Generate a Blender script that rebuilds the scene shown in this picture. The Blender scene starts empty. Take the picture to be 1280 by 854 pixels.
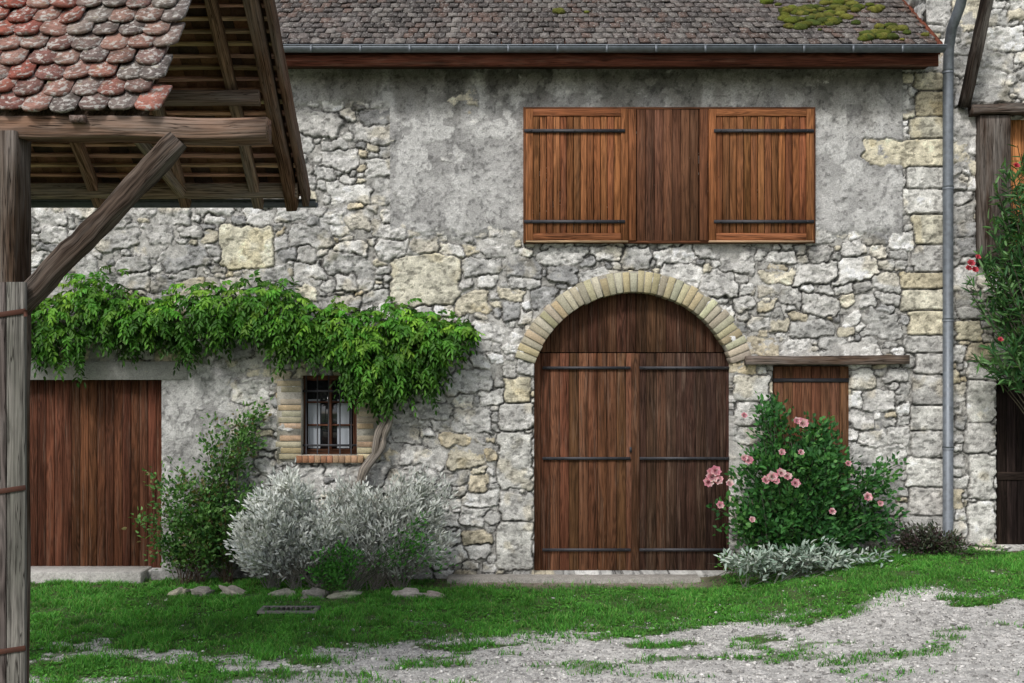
import bpy, math, numpy as np
from mathutils import Vector
rng=np.random.default_rng(7)
D=14.0; F=1330.0; CZ=2.6; HY=468.0
def W(px,py,y=0.0):
    s=(D+y)/F
    return np.array([(px-640)*s, y, CZ+(HY-py)*s])
def X(px,y=0.0): return (px-640)*(D+y)/F
def Z(py,y=0.0): return CZ+(HY-py)*(D+y)/F
def ss(a,b,x):
    t=np.clip((x-a)/(b-a),0,1); return t*t*(3-2*t)
_ng=[np.random.default_rng(100+i).random((256,256)) for i in range(12)]
def vn(x,y,sc,seed=0):
    g=_ng[seed%12]; u=np.asarray(x)/sc+seed*17.3+500; v=np.asarray(y)/sc+seed*7.7+500
    i=np.floor(u).astype(int); j=np.floor(v).astype(int); fu=u-i; fv=v-j
    fu=fu*fu*(3-2*fu); fv=fv*fv*(3-2*fv)
    a=g[i%256,j%256]; b=g[(i+1)%256,j%256]; c=g[i%256,(j+1)%256]; d=g[(i+1)%256,(j+1)%256]
    return (a*(1-fu)+b*fu)*(1-fv)+(c*(1-fu)+d*fu)*fv
def fbm(x,y,sc,seed=0,o=4):
    r=0;w=0;a=1.0
    for k in range(o):
        r=r+a*vn(x,y,sc/2**k,seed+k); w+=a; a*=0.55
    return r/w
# ---------------------------------------------------------------- ground height
def G(x,y):
    x=np.asarray(x,float); y=np.asarray(y,float)
    return -0.09+0.36*ss(2.0,4.9,x)*ss(-9,-1.0,y)+0.02*(fbm(x,y,1.3,5,2)-.5)*2
# ---------------------------------------------------------------- mesh helpers
def add_mesh(name,V,Fs,col,mat,parent=None,gco=None,smooth=False,bevel=0):
    V=np.asarray(V,dtype=np.float32)
    me=bpy.data.meshes.new(name)
    me.vertices.add(len(V)); me.vertices.foreach_set("co",V.ravel())
    loops=[];starts=[];o=0
    for f in Fs:
        f=np.asarray(f,dtype=np.int32); n,k=f.shape
        loops.append(f.ravel()); starts.append(o+np.arange(n)*k); o+=n*k
    L=np.concatenate(loops).astype(np.int32); S=np.concatenate(starts).astype(np.int32)
    me.loops.add(len(L)); me.loops.foreach_set("vertex_index",L)
    me.polygons.add(len(S)); me.polygons.foreach_set("loop_start",S)
    me.update(calc_edges=True); me.validate()
    if smooth: me.polygons.foreach_set("use_smooth",np.ones(len(me.polygons),dtype=bool))
    if col is not None:
        c=np.asarray(col,dtype=np.float32)
        if c.shape[1]==3: c=np.concatenate([c,np.ones((len(c),1),np.float32)],1)
        a=me.color_attributes.new("Col",'FLOAT_COLOR','POINT'); a.data.foreach_set("color",c.ravel())
    if gco is not None:
        a=me.attributes.new("gco",'FLOAT_VECTOR','POINT'); a.data.foreach_set("vector",np.asarray(gco,dtype=np.float32).ravel())
    me.materials.append(mat)
    ob=bpy.data.objects.new(name,me); bpy.context.scene.collection.objects.link(ob)
    if parent: ob.parent=parent
    if bevel:
        m=ob.modifiers.new("bev",'BEVEL'); m.width=bevel; m.segments=1; m.limit_method='ANGLE'
    return ob
def empty(name):
    e=bpy.data.objects.new(name,None); bpy.context.scene.collection.objects.link(e); return e
CUB=np.array([[-1,-1,-1],[1,-1,-1],[1,1,-1],[-1,1,-1],[-1,-1,1],[1,-1,1],[1,1,1],[-1,1,1]])*.5
CF=np.array([[0,3,2,1],[4,5,6,7],[0,1,5,4],[1,2,6,5],[2,3,7,6],[3,0,4,7]])
def jc(c,j=.12):
    return np.asarray(c)*(1+j*(rng.random()*2-1))*(1+0.25*j*(rng.random(3)*2-1))
class Batch:
    def __init__(s): s.V=[];s.F=[];s.C=[];s.G=[];s.o=0
    def add(s,v,fs,col,g=None):
        v=np.asarray(v,float); s.V.append(v)
        for f in fs: s.F.append(np.asarray(f)+s.o)
        c=np.asarray(col,float)
        if c.ndim==1: c=np.tile(c,(len(v),1))
        s.C.append(c); s.G.append(v if g is None else g); s.o+=len(v)
    def box(s,c,sz,col,R=None,j=.1,taper=0):
        sz=np.asarray(sz,float); v=CUB*sz
        ax=int(np.argmax(sz)); g=np.roll(v,2-ax,axis=1)+rng.random(3)*20
        if R is not None: v=v@np.asarray(R).T
        s.add(v+np.asarray(c),[CF],jc(col,j),g)
    def span(s,x0,x1,y0,y1,z0,z1,col,j=.1):
        s.box(((x0+x1)/2,(y0+y1)/2,(z0+z1)/2),(abs(x1-x0),abs(y1-y0),abs(z1-z0)),col,None,j)
    def beam(s,p0,p1,w,h,col,seg=10,jit=.005,up=(0,0,1),j=.1,ch=.06):
        p0=np.asarray(p0,float);p1=np.asarray(p1,float);d=p1-p0;L=np.linalg.norm(d);d/=L
        a=np.cross(d,up); a/=np.linalg.norm(a); b=np.cross(a,d)
        c=ch*min(w,h)
        prof=np.array([[-w/2+c,-h/2],[w/2-c,-h/2],[w/2,-h/2+c],[w/2,h/2-c],[w/2-c,h/2],[-w/2+c,h/2],[-w/2,h/2-c],[-w/2,-h/2+c]])
        vs=[];gs=[];go=rng.random(3)*20; base=rng.normal(0,jit*.5,(4,2))
        for i in range(seg+1):
            t=i/seg; base=base*.7+rng.normal(0,jit*.5,(4,2))
            pr=prof+np.array([base[0],base[1],base[1],base[2],base[2],base[3],base[3],base[0]])
            off=rng.normal(0,jit*.25,2)
            vs.append(p0+d*L*t+np.outer(pr[:,0]+off[0],a)+np.outer(pr[:,1]+off[1],b))
            gs.append(np.stack([prof[:,0],prof[:,1],np.full(8,L*t)],1)+go)
        f=[]
        for i in range(seg):
            for k in range(8): f.append([i*8+k,i*8+(k+1)%8,(i+1)*8+(k+1)%8,(i+1)*8+k])
        s.add(np.concatenate(vs),[f,[list(range(7,-1,-1))],[[seg*8+k for k in range(8)]]],jc(col,j),np.concatenate(gs))
    def tube(s,pts,rad,col,n=8,j=.05):
        pts=np.asarray(pts,float);m=len(pts); rad=np.broadcast_to(rad,(m,)) 
        T=np.gradient(pts,axis=0); T/=np.linalg.norm(T,axis=1)[:,None]+1e-9
        ref=np.array([0,1,0.]) if abs(T[0,1])<.8 else np.array([1,0,0.])
        A=np.cross(T,ref);A/=np.linalg.norm(A,axis=1)[:,None]+1e-9;B=np.cross(T,A)
        th=np.arange(n)*2*math.pi/n
        v=(pts[:,None]+rad[:,None,None]*(np.cos(th)[None,:,None]*A[:,None]+np.sin(th)[None,:,None]*B[:,None])).reshape(-1,3)
        f=[[i*n+k,i*n+(k+1)%n,(i+1)*n+(k+1)%n,(i+1)*n+k] for i in range(m-1) for k in range(n)]
        ln=np.repeat(np.concatenate([[0],np.cumsum(np.linalg.norm(np.diff(pts,axis=0),axis=1))]),n)
        g=np.stack([np.tile(np.cos(th),m)*.05,np.tile(np.sin(th),m)*.05,ln],1)+rng.random(3)*20
        s.add(v,[f,[list(range(n))],[[(m-1)*n+k for k in range(n-1,-1,-1)]]],jc(col,j),g)
    def build(s,name,mat,parent=None,smooth=False,bevel=0):
        by={}
        for f in s.F: by.setdefault(f.shape[1],[]).append(f)
        return add_mesh(name,np.concatenate(s.V),[np.concatenate(v) for v in by.values()],np.concatenate(s.C),mat,parent,np.concatenate(s.G),smooth,bevel)
# ---------------------------------------------------------------- materials
class N:
    def __init__(s,name):
        s.m=bpy.data.materials.new(name); s.m.use_nodes=True; s.t=s.m.node_tree; s.t.nodes.clear()
        s.out=s.n('ShaderNodeOutputMaterial')
    def n(s,t,**k):
        n=s.t.nodes.new(t)
        for a,b in k.items(): setattr(n,a,b)
        return n
    def l(s,a,b): s.t.links.new(a,b)
    def attr(s,nm): return s.n('ShaderNodeAttribute',attribute_name=nm)
    def noise(s,vec,scale,detail=4,rough=.6,dist=0):
        n=s.n('ShaderNodeTexNoise'); n.inputs['Scale'].default_value=scale; n.inputs['Detail'].default_value=detail
        n.inputs['Roughness'].default_value=rough; n.inputs['Distortion'].default_value=dist
        if vec is not None: s.l(vec,n.inputs['Vector'])
        return n.outputs['Fac']
    def mapr(s,v,a,b,c,d):
        n=s.n('ShaderNodeMapRange'); s.l(v,n.inputs[0])
        for i,q in enumerate((a,b,c,d)): n.inputs[1+i].default_value=q
        return n.outputs[0]
    def math(s,op,a,b=None):
        n=s.n('ShaderNodeMath',operation=op)
        for i,q in enumerate((a,b)):
            if q is None: continue
            if isinstance(q,(int,float)): n.inputs[i].default_value=q
            else: s.l(q,n.inputs[i])
        return n.outputs[0]
    def mix(s,f,a,b,bt='MIX'):
        n=s.n('ShaderNodeMix',data_type='RGBA',blend_type=bt)
        for i,q in ((0,f),(6,a),(7,b)):
            if isinstance(q,(int,float)): n.inputs[i].default_value=q
            elif isinstance(q,tuple): n.inputs[i].default_value=(*q,1)
            else: s.l(q,n.inputs[i])
        return n.outputs[2]
    def mapping(s,vec,sc):
        n=s.n('ShaderNodeMapping'); n.inputs['Scale'].default_value=sc; s.l(vec,n.inputs['Vector']); return n.outputs[0]
    def bump(s,h,st,dist):
        n=s.n('ShaderNodeBump'); n.inputs['Strength'].default_value=st; n.inputs['Distance'].default_value=dist
        s.l(h,n.inputs['Height']); return n.outputs[0]
    def bsdf(s,col,rough=.9,nrm=None,metal=0,spec=.3):
        b=s.n('ShaderNodeBsdfPrincipled')
        if isinstance(col,tuple): b.inputs['Base Color'].default_value=(*col,1)
        else: s.l(col,b.inputs['Base Color'])
        if isinstance(rough,(int,float)): b.inputs['Roughness'].default_value=rough
        else: s.l(rough,b.inputs['Roughness'])
        b.inputs['Metallic'].default_value=metal; b.inputs['Specular IOR Level'].default_value=spec
        if nrm is not None: s.l(nrm,b.inputs['Normal'])
        s.l(b.outputs[0],s.out.inputs[0]); return b
    def gray(s,v):
        n=s.n('ShaderNodeCombineColor'); 
        for i in range(3): s.l(v,n.inputs[i])
        return n.outputs[0]
def m_rough(name,lo=.75,hi=1.25,sc=45,bs=.5,bd=.012,rough=.93,spots=None,spec=.2):
    k=N(name); c=k.attr('Col').outputs['Color']; o=k.n('ShaderNodeTexCoord').outputs['Object']
    n1=k.noise(o,sc,6,.7); n2=k.noise(o,sc*.22,4,.6)
    v=k.mapr(n1,.3,.7,lo,hi); v2=k.mapr(n2,.3,.7,(lo+1)/2,(hi+1)/2)
    col=k.mix(1.0,c,k.gray(k.math('MULTIPLY',v,v2)),'MULTIPLY')
    if spots:
        for (scol,ssc,th,w,amt) in spots:
            f=k.mapr(k.noise(o,ssc,5,.65),th,th+w,0,amt); col=k.mix(f,col,scol)
    k.bsdf(col,rough,k.bump(k.math('ADD',n1,n2),bs,bd),spec=spec); return k.m
def m_wood(name,rough=.8,cont=1.0,spec=.08,gray=0.0,crack=.6,bleach=0):
    k=N(name); c=k.attr('Col').outputs['Color']; g=k.attr('gco').outputs['Vector']
    f1=k.noise(k.mapping(g,(75,75,2.0)),1.0,6,.7)
    f2=k.noise(k.mapping(g,(8,8,.45)),1.0,2,.5,.7)
    ring=k.mapr(k.math('SINE',k.math('MULTIPLY',f2,80.0)),-1,1,0,1)
    f3=k.noise(k.mapping(g,(4,4,.8)),1.0,4,.65)
    fac=k.math('ADD',k.math('MULTIPLY',k.mapr(f1,.33,.67,0,1),.45),k.math('ADD',k.math('MULTIPLY',ring,.33),k.math('MULTIPLY',k.mapr(f3,.33,.67,0,1),.42)))
    v=k.mapr(fac,.15,1.0,1-.74*cont,1+.85*cont)
    col=k.mix(1.0,c,k.gray(v),'MULTIPLY')
    if gray: col=k.mix(k.mapr(f3,.42,.65,0,gray),col,k.mix(1.0,(.20,.185,.17),k.gray(k.mapr(f1,.35,.65,.35,1.5)),'MULTIPLY'))
    if bleach:
        f4=k.noise(k.mapping(g,(16,16,1.1)),1.0,5,.7,.4); col=k.mix(k.mapr(f4,.52,.72,0,bleach),col,k.mix(1.0,(.25,.175,.13),k.gray(k.mapr(f1,.35,.65,.4,1.4)),'MULTIPLY'))
    ck=k.noise(k.mapping(g,(32,32,.9)),1.0,3,.6,.3); cr=k.mapr(k.math('ABSOLUTE',k.math('SUBTRACT',ck,.5)),0,.018,crack,0)
    col=k.mix(cr,col,(.008,.006,.005))
    k.bsdf(col,rough,k.bump(k.math('SUBTRACT',fac,cr),.6,.008),spec=spec); return k.m
def m_leaf(name,tr=.3,rough=.5):
    k=N(name); c=k.attr('Col').outputs['Color']; b=k.bsdf(c,rough,spec=.25)
    t=k.n('ShaderNodeBsdfTranslucent'); k.l(k.mix(1.0,c,(1.3,1.35,.6),'MULTIPLY'),t.inputs[0])
    mx=k.n('ShaderNodeMixShader'); mx.inputs[0].default_value=tr; k.l(b.outputs[0],mx.inputs[1]); k.l(t.outputs[0],mx.inputs[2]); k.l(mx.outputs[0],k.out.inputs[0]); return k.m
def m_metal(name,col,rough=.5,metal=.6):
    k=N(name); o=k.n('ShaderNodeTexCoord').outputs['Object']; n=k.noise(o,14,5,.65)
    cc=k.mix(k.mapr(n,.35,.7,0,1),tuple(x*.75 for x in col),tuple(x*1.2 for x in col)); k.bsdf(cc,k.mapr(n,.3,.7,rough-.1,rough+.15),k.bump(n,.1,.003),metal=metal,spec=.5); return k.m
MW=m_rough('stone_wall_mat',.62,1.32,55,.9,.013)
MB=m_rough('brick_mat',.7,1.25,60,.7,.008)
MT=m_rough('old_tile_mat',.55,1.4,34,.8,.008,.9,[((.46,.44,.41),26,.52,.06,.85),((.07,.06,.05),11,.54,.1,.65),((.24,.23,.10),17,.62,.08,.5)])
MR=m_rough('roof_tile_mat',.45,1.5,28,.8,.01,.95,[((.40,.39,.37),34,.57,.05,.85),((.05,.045,.04),9,.52,.15,.5)])
MG=m_rough('ground_mat',.55,1.4,90,1.0,.014)
MRK=m_rough('rock_mat',.6,1.3,30,.7,.01)
MOS=m_rough('moss_mat',.5,1.5,80,1,.02,1.0)
WD=m_wood('door_wood',.85,1.0,bleach=.42); WB=m_wood('barn_wood',.95,1.0,.05,.7,.9); WS=m_wood('shutter_wood',.8,.95,bleach=.15); WP=m_wood('weathered_plank',.95,1.0,.05,.75,.9)
ML=m_leaf('leaf_mat'); MLS=m_leaf('silver_leaf_mat',.1,.85); MGR=m_leaf('grass_mat',.35,.6); MPE=m_leaf('petal_mat',.3,.6)
MI=m_metal('iron_mat',(.045,.045,.052),.55,.3); MZ=m_metal('zinc_mat',(.17,.19,.215),.5,.4); MRU=m_metal('rusty_iron',(.09,.035,.022),.8,.2)
kk=N('window_glass'); kk.bsdf((.02,.022,.025),.08,spec=.8); MGL=kk.m
kk=N('curtain_cloth'); kk.bsdf((.34,.37,.41),.9); MCU=kk.m
# ---------------------------------------------------------------- stone walls
def wall_field(x0,x1,z0,z1,res,explicit,seed,plaster,openings,tries=(800,4500,11000,16000),colfn=None):
    r=np.random.default_rng(seed)
    xs=np.arange(x0,x1+res/2,res); zs=np.arange(z0,z1+res/2,res); nx,nz=len(xs),len(zs)
    XX,ZZ=np.meshgrid(xs,zs)
    wx=XX+.026*(vn(XX,ZZ,.10,1)-.5)*2+.05*(vn(XX,ZZ,.35,2)-.5)*2+.013*(vn(XX,ZZ,.035,5)-.5)*2
    wz=ZZ+.022*(vn(XX,ZZ,.10,3)-.5)*2+.05*(vn(XX,ZZ,.4,4)-.5)*2+.013*(vn(XX,ZZ,.035,6)-.5)*2
    sd=np.zeros((9000,5)); n=0; scol={}
    for e in explicit:
        sd[n]=(e[0],e[1],e[2],e[3],0); scol[n]=e[4]; n+=1
    for cls,(t,ax,bz) in enumerate(zip(tries,(.25,.165,.10,.05),(.13,.09,.058,.032))):
        for _ in range(t):
            a=ax*r.uniform(.7,1.25); b=bz*r.uniform(.7,1.35); x=r.uniform(x0,x1); z=r.uniform(z0,z1)
            if n:
                dx=np.abs(sd[:n,0]-x)/(sd[:n,2]+a+.012); dz=np.abs(sd[:n,1]-z)/(sd[:n,3]+b+.012)
                if np.any(np.maximum(dx,dz)<.90): continue
            sd[n]=(x,z,a,b,r.normal(0,.10)); n+=1
            if n>8990: break
    F1=np.full(XX.shape,9.);F2=np.full(XX.shape,9.);ID=np.zeros(XX.shape,int)
    for i in range(n):
        x,z,a,b,th=sd[i]; rad=max(a,b)+.2
        i0=max(0,int((x-rad-x0)/res));i1=min(nx,int((x+rad-x0)/res)+1); j0=max(0,int((z-b-.2-z0)/res));j1=min(nz,int((z+b+.2-z0)/res)+1)
        if i1<=i0 or j1<=j0: continue
        ux=wx[j0:j1,i0:i1]-x; uz=wz[j0:j1,i0:i1]-z
        if i<len(explicit): ux=XX[j0:j1,i0:i1]*.7+wx[j0:j1,i0:i1]*.3-x; uz=ZZ[j0:j1,i0:i1]*.7+wz[j0:j1,i0:i1]*.3-z
        c,s=math.cos(th),math.sin(th); lx=c*ux+s*uz; lz=-s*ux+c*uz
        sk=math.sin(i*12.9)*.35; lx=lx*(1+ (0 if i<len(explicit) else sk)*lz/b*.35)
        cr=min(a,b)*(.15 if i<len(explicit) else .35); qx=np.abs(lx)-a+cr; qz=np.abs(lz)-b+cr
        d=np.hypot(np.maximum(qx,0),np.maximum(qz,0))+np.minimum(np.maximum(qx,qz),0)-cr
        f1=F1[j0:j1,i0:i1];f2=F2[j0:j1,i0:i1];idd=ID[j0:j1,i0:i1]
        c1=d<f1; f2n=np.where(c1,f1,np.minimum(f2,d)); F1[j0:j1,i0:i1]=np.where(c1,d,f1);F2[j0:j1,i0:i1]=f2n;ID[j0:j1,i0:i1]=np.where(c1,i,idd)
    isx=(ID<len(explicit))
    e=np.minimum((F2-F1)/2-.006,.026-F1)
    rs=r.random((n,8))
    hs=.008+.022*rs[ID,0]; hs=np.where(isx,.022+.008*rs[ID,0],hs)
    prof=np.clip(e/(.007+.010*rs[ID,1]),-.5,1); prof=np.where(prof>0,np.sqrt(np.maximum(prof,0)),prof*.6)
    sx=sd[ID,0];sz=sd[ID,1]
    tilt=((XX-sx)*(rs[ID,2]-.5)*.14+(ZZ-sz)*(rs[ID,3]-.62)*.20)*np.where(isx,.25,1)
    ch=fbm(XX+rs[ID,5]*9,ZZ*1.4,.13,7,5); chis=(np.round(ch*9)/9*.55+ch*.45-.5)*np.where(isx,.025,.060)
    h=prof*hs+np.where(prof>0,(tilt+chis)*np.clip(prof,0,1),0)+(fbm(XX,ZZ,.05,2,3)-.5)*.012
    mort=np.clip(1-e/.005,0,1)
    pal=np.array([[.58,.57,.545],[.49,.485,.465],[.70,.69,.66],[.62,.575,.46],[.36,.36,.355],[.56,.50,.38],[.50,.49,.465],[.64,.63,.605]])
    pi=r.choice(8,size=n,p=[.22,.17,.20,.08,.10,.04,.08,.11]); sc=pal[pi]*(.85+.3*rs[:,6:7])
    for q,c in scol.items():
        if c is not None: sc[q]=np.array(c)*(.9+.2*rs[q,6])
    col=sc[ID]
    mot=fbm(XX+rs[ID,4]*3,ZZ,.12,9,4); col=col*(1+(mot-.5)[...,None]*1.1)
    yl=ss(.58,.72,fbm(XX,ZZ,.30,4,3))[...,None]; col=col*(1-yl*.45)+col*np.array([1.08,.98,.76])*yl*.45
    mc=np.array([.40,.39,.365])*(.5+.9*fbm(XX,ZZ,.10,6,4))[...,None]
    col=col*(1-mort[...,None])+mc*mort[...,None]
    fl=ss(.595,.66,fbm(XX,ZZ*1.5,.055,3,3)); col=col*(1-.45*fl[...,None]); h=h-.008*fl
    sk=-.010+(fbm(XX,ZZ,.55,10,4)-.5)*.095+(fbm(XX,ZZ,.07,5,3)-.5)*.014-np.where(isx,.02,0)
    sk=np.minimum(sk,.022); ps=ss(-.002,.003,sk-h)[...,None]
    lc=np.array([.48,.47,.445])*(.5+.95*fbm(XX,ZZ,.16,2,5))[...,None]
    col=col*(1-ps)+lc*ps; h=np.where(ps[...,0]>0,h*(1-ps[...,0])+np.maximum(h,sk)*ps[...,0],h)
    crev_shade=np.exp(-((e-.000)/.0065)**2)*ss(.26,.50,fbm(XX,ZZ,.16,8,3))*(1-.8*ps[...,0]); col=col*(1-.84*crev_shade[...,None]); h=h-.016*crev_shade  # joint shade and dirt painted into the stone colour; joints also cut deeper
    if plaster is not None:
        tp=plaster(XX,ZZ)+(fbm(XX,ZZ,.25,10,4)-.5)*.07-np.where(isx,.05,0)
        rc=fbm(XX,ZZ,.045,1,3); hp=np.minimum(tp,.036)+(rc-.5)*.013+(fbm(XX,ZZ,.5,3,3)-.5)*.02
        pk=ss(-.002,.004,tp-h)*(tp>-.02)
        pc=np.array([.40,.395,.385])*(.45+1.1*fbm(XX,ZZ,.33,8,5))[...,None]
        lt=ss(.53,.57,fbm(XX,ZZ,.22,11,5))[...,None]; pc=pc*(1-lt)+np.array([.56,.555,.54])*(.8+.4*rc)[...,None]*lt
        hp=hp+.005*lt[...,0]
        pit=ss(.60,.70,rc)[...,None]; pc=pc*(1-.4*pit)
        ck=np.abs(fbm(XX,ZZ,.9,6,5)-.5); pc=pc*(1-.45*(ck<.003)[...,None])
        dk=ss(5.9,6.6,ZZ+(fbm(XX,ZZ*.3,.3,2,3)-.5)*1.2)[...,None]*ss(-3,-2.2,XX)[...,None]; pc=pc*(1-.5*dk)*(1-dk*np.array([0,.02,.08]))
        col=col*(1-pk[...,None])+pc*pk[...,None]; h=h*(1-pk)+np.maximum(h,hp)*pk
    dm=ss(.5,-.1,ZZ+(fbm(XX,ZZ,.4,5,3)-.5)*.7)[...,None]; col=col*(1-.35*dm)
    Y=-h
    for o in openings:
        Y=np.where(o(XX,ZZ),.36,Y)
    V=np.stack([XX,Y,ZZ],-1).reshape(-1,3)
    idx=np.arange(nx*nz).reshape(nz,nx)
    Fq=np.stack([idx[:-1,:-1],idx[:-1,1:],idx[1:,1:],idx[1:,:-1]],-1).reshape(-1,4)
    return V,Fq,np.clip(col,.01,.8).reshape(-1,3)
def rect(a,b,c,d):
    x0,x1,z1,z0=X(a),X(b),Z(c),Z(d)
    return lambda x,z:(x>x0)&(x<x1)&(z>z0)&(z<z1)
ACX,ACZ=X(791.5),Z(495); AR=130/95.; 
def arch(x,z):
    return (((x-ACX)**2+(z-ACZ)**2<(140/95)**2)&(z>Z(452)))|((np.abs(x-ACX)<123/95)&(z<=Z(452))&(z>-.02))
CRM=(.64,.59,.45);GRY=(.52,.51,.485);WHT=(.66,.65,.61)
def ex(a,b,c,d,col): return (X((a+b)/2),Z((c+d)/2),(b-a)/190-.008,(d-c)/190-.008,col)
expl=[ex(488,574,318,383,(.66,.63,.52)),ex(275,341,281,336,(.66,.63,.50)),ex(623,666,540,612,WHT),ex(624,667,616,650,GRY),ex(622,666,654,712,WHT),
 ex(624,666,505,537,GRY),ex(630,664,472,502,CRM),ex(918,962,470,500,WHT),ex(918,950,503,530,GRY),ex(1064,1094,462,486,WHT)]
q=92
rq=np.random.default_rng(3)
while q<690:
    hh=rq.uniform(20,38); w=rq.uniform(34,58); c=[CRM,(.62,.59,.48),WHT,GRY,(.56,.50,.36)][rq.integers(5)] if q<540 else [WHT,GRY,(.55,.53,.5)][rq.integers(3)]
    if q<205 and q>165: w=105
    expl.append(ex(1181-w,1181,q,q+hh,c)); q+=hh+1
def plaster(x,z):
    a=ss(0,1,(z-Z(318))/.45)*.10-.045
    m1=np.where((x>X(487)),a,-.2)
    m1=np.where(x>X(1128),m1-.08*ss(X(1100),X(1135),x),m1)
    m2=np.where((x<=X(487)),(ss(Z(150),Z(112),z)*.14-.06),-.2)
    m3=np.where((x<X(350))&(z<Z(452)),.055*ss(X(330),X(228),x)*ss(Z(440),Z(470),z)+.012-.03*ss(X(240),X(300),x),-.2)
    m4=.05-np.hypot((x-X(410))/.9,(z-Z(275))/.35)*.06
    m5=np.where(x>X(1062),.03-.12*np.hypot((x-X(1095))/.5,(z-Z(520))/.9),-.2)
    return np.maximum.reduce([m1,m2,m3,m4-.03,m5])
opens=[arch,rect(20,203,475,712),rect(377,447,470,568),rect(966,1062,457,625)]
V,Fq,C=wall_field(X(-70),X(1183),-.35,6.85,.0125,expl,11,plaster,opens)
house=empty('stone_farmhouse')
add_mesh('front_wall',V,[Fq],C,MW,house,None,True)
b=Batch(); sc=(.40,.385,.35)
xl,xr=X(-70),X(1183)
b.span(xl,xl+.3,.37,7.5,-.3,6.8,sc,0); b.span(xr-.32,xr-.02,.37,7.5,-.3,6.8,sc,0); b.span(xl,xr-.02,7.5,7.8,-.3,6.8,sc,0)
b.span(xl,xr-.02,.37,.44,-.3,6.8,sc,0)
b.build('shell_walls',MW,house)
# arch ring
b=Batch(); a0,a1=18,162; nb=39
for i in range(nb):
    t0=math.radians(a0+(a1-a0)*i/nb+.25+rng.normal(0,.12)); t1=math.radians(a0+(a1-a0)*(i+1)/nb-.25+rng.normal(0,.12))
    r0=AR-.004+rng.normal(0,.004); r1=156/95+rng.normal(0,.016); y0=-.040+rng.normal(0,.005); y1=.34
    v=[]
    for yy in (y0,y1):
        for (t,r) in ((t0,r0),(t1,r0),(t1,r1),(t0,r1)): v.append([ACX+r*math.cos(t),yy,ACZ+r*math.sin(t)])
    col=jc([(.47,.41,.27),(.42,.36,.23),(.50,.46,.34),(.40,.36,.27)][rng.integers(4)],.2)
    b.add(v,[[[0,1,2,3],[7,6,5,4],[0,4,5,1],[1,5,6,2],[2,6,7,3],[3,7,4,0]]],col)
b.build('arch_voussoirs',MB,house,False,.004)
b=Batch(); nn=40
for i in range(nn):
    t0=math.radians(a0+(a1-a0)*i/nn); t1=math.radians(a0+(a1-a0)*(i+1)/nn); v=[]
    for yy in (-.028,.33):
        for (t,r) in ((t0,AR+.004),(t1,AR+.004),(t1,1.64),(t0,1.64)): v.append([ACX+r*math.cos(t),yy,ACZ+r*math.sin(t)])
    b.add(v,[[[0,1,2,3],[7,6,5,4],[0,4,5,1],[2,6,7,3]]],(.34,.32,.27))
b.build('arch_mortar',MW,house)
# doors
def planks(b,x0,x1,z0,z1,w,y,th,col,j=.2,gap=.005):
    n=max(1,round((x1-x0)/w)); e=np.linspace(x0,x1,n+1)
    for i in range(n):
        yy=y+rng.normal(0,.003); b.span(e[i]+gap/2,e[i+1]-gap/2,yy,yy+th,z0,z1,col,j)
door=Batch(); yd=.20
DL=(.105,.047,.025);DK=(.055,.030,.020)
mx=X(795,yd)
zs=Z(441,yd); zb=Z(713,yd)
planks(door,X(664,yd),mx-.006,zb,zs-.006,.125,yd,.04,DL,.32)
planks(door,mx+.006,X(920,yd),zb,zs-.006,.13,yd,.04,DK,.38)
planks(door,X(664,yd),mx-.003,zs+.006,Z(355,yd),.125,yd-.008,.04,(.075,.036,.022),.28)
planks(door,mx+.003,X(920,yd),zs+.006,Z(355,yd),.13,yd-.008,.04,(.068,.034,.021),.28)
door.span(X(789,yd),X(799,yd),yd-.022,yd+.01,zb,zs-.01,(.08,.038,.022))
door.span(X(664,yd),X(920,yd),yd+.045,yd+.10,zb-.05,Z(352,yd),(.008,.006,.005),0)
door.build('arched_double_door',WD,house,False,.003)
ir=Batch()
for py in (460,573,687):
    for a,c in ((678,788),(799,912)):
        ir.span(X(a,yd),X(c,yd),yd-.034,yd-.026,Z(py,yd)-.019,Z(py,yd)+.019,(1,1,1),0)
        for q in np.linspace(a+6,c-6,6): ir.box((X(q,yd),yd-.036,Z(py,yd)),(.016,.008,.016),(1,1,1))
ir.box((X(788,yd),yd-.026,Z(562,yd)),(.03,.006,.07),(1,1,1))
ir.build('door_strap_hinges',MI,house)
g=Batch(); yg=.13
planks(g,X(15,yg),X(206,yg),Z(710,yg),Z(474,yg),.115,yg,.035,(.088,.036,.020),.3)
g.span(X(15,yg),X(206,yg),yg+.04,yg+.08,Z(711,yg),Z(470,yg),(.01,.007,.006),0)
g.build('plank_garage_door',WD,house,False,.006)
b=Batch(); b.span(X(15),X(236),-.055,.12,Z(475),Z(452),(.42,.415,.40),0); b.build('concrete_lintel',MW,house,False,.008)
b=Batch(); b.span(X(-20),X(186),-.30,.2,-.30,Z(710),(.45,.435,.41),0); b.span(X(560),X(872),-.28,.24,-.3,-.03,(.34,.32,.29),0)
b.build('threshold_slabs',MW,house,False,.015)
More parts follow.
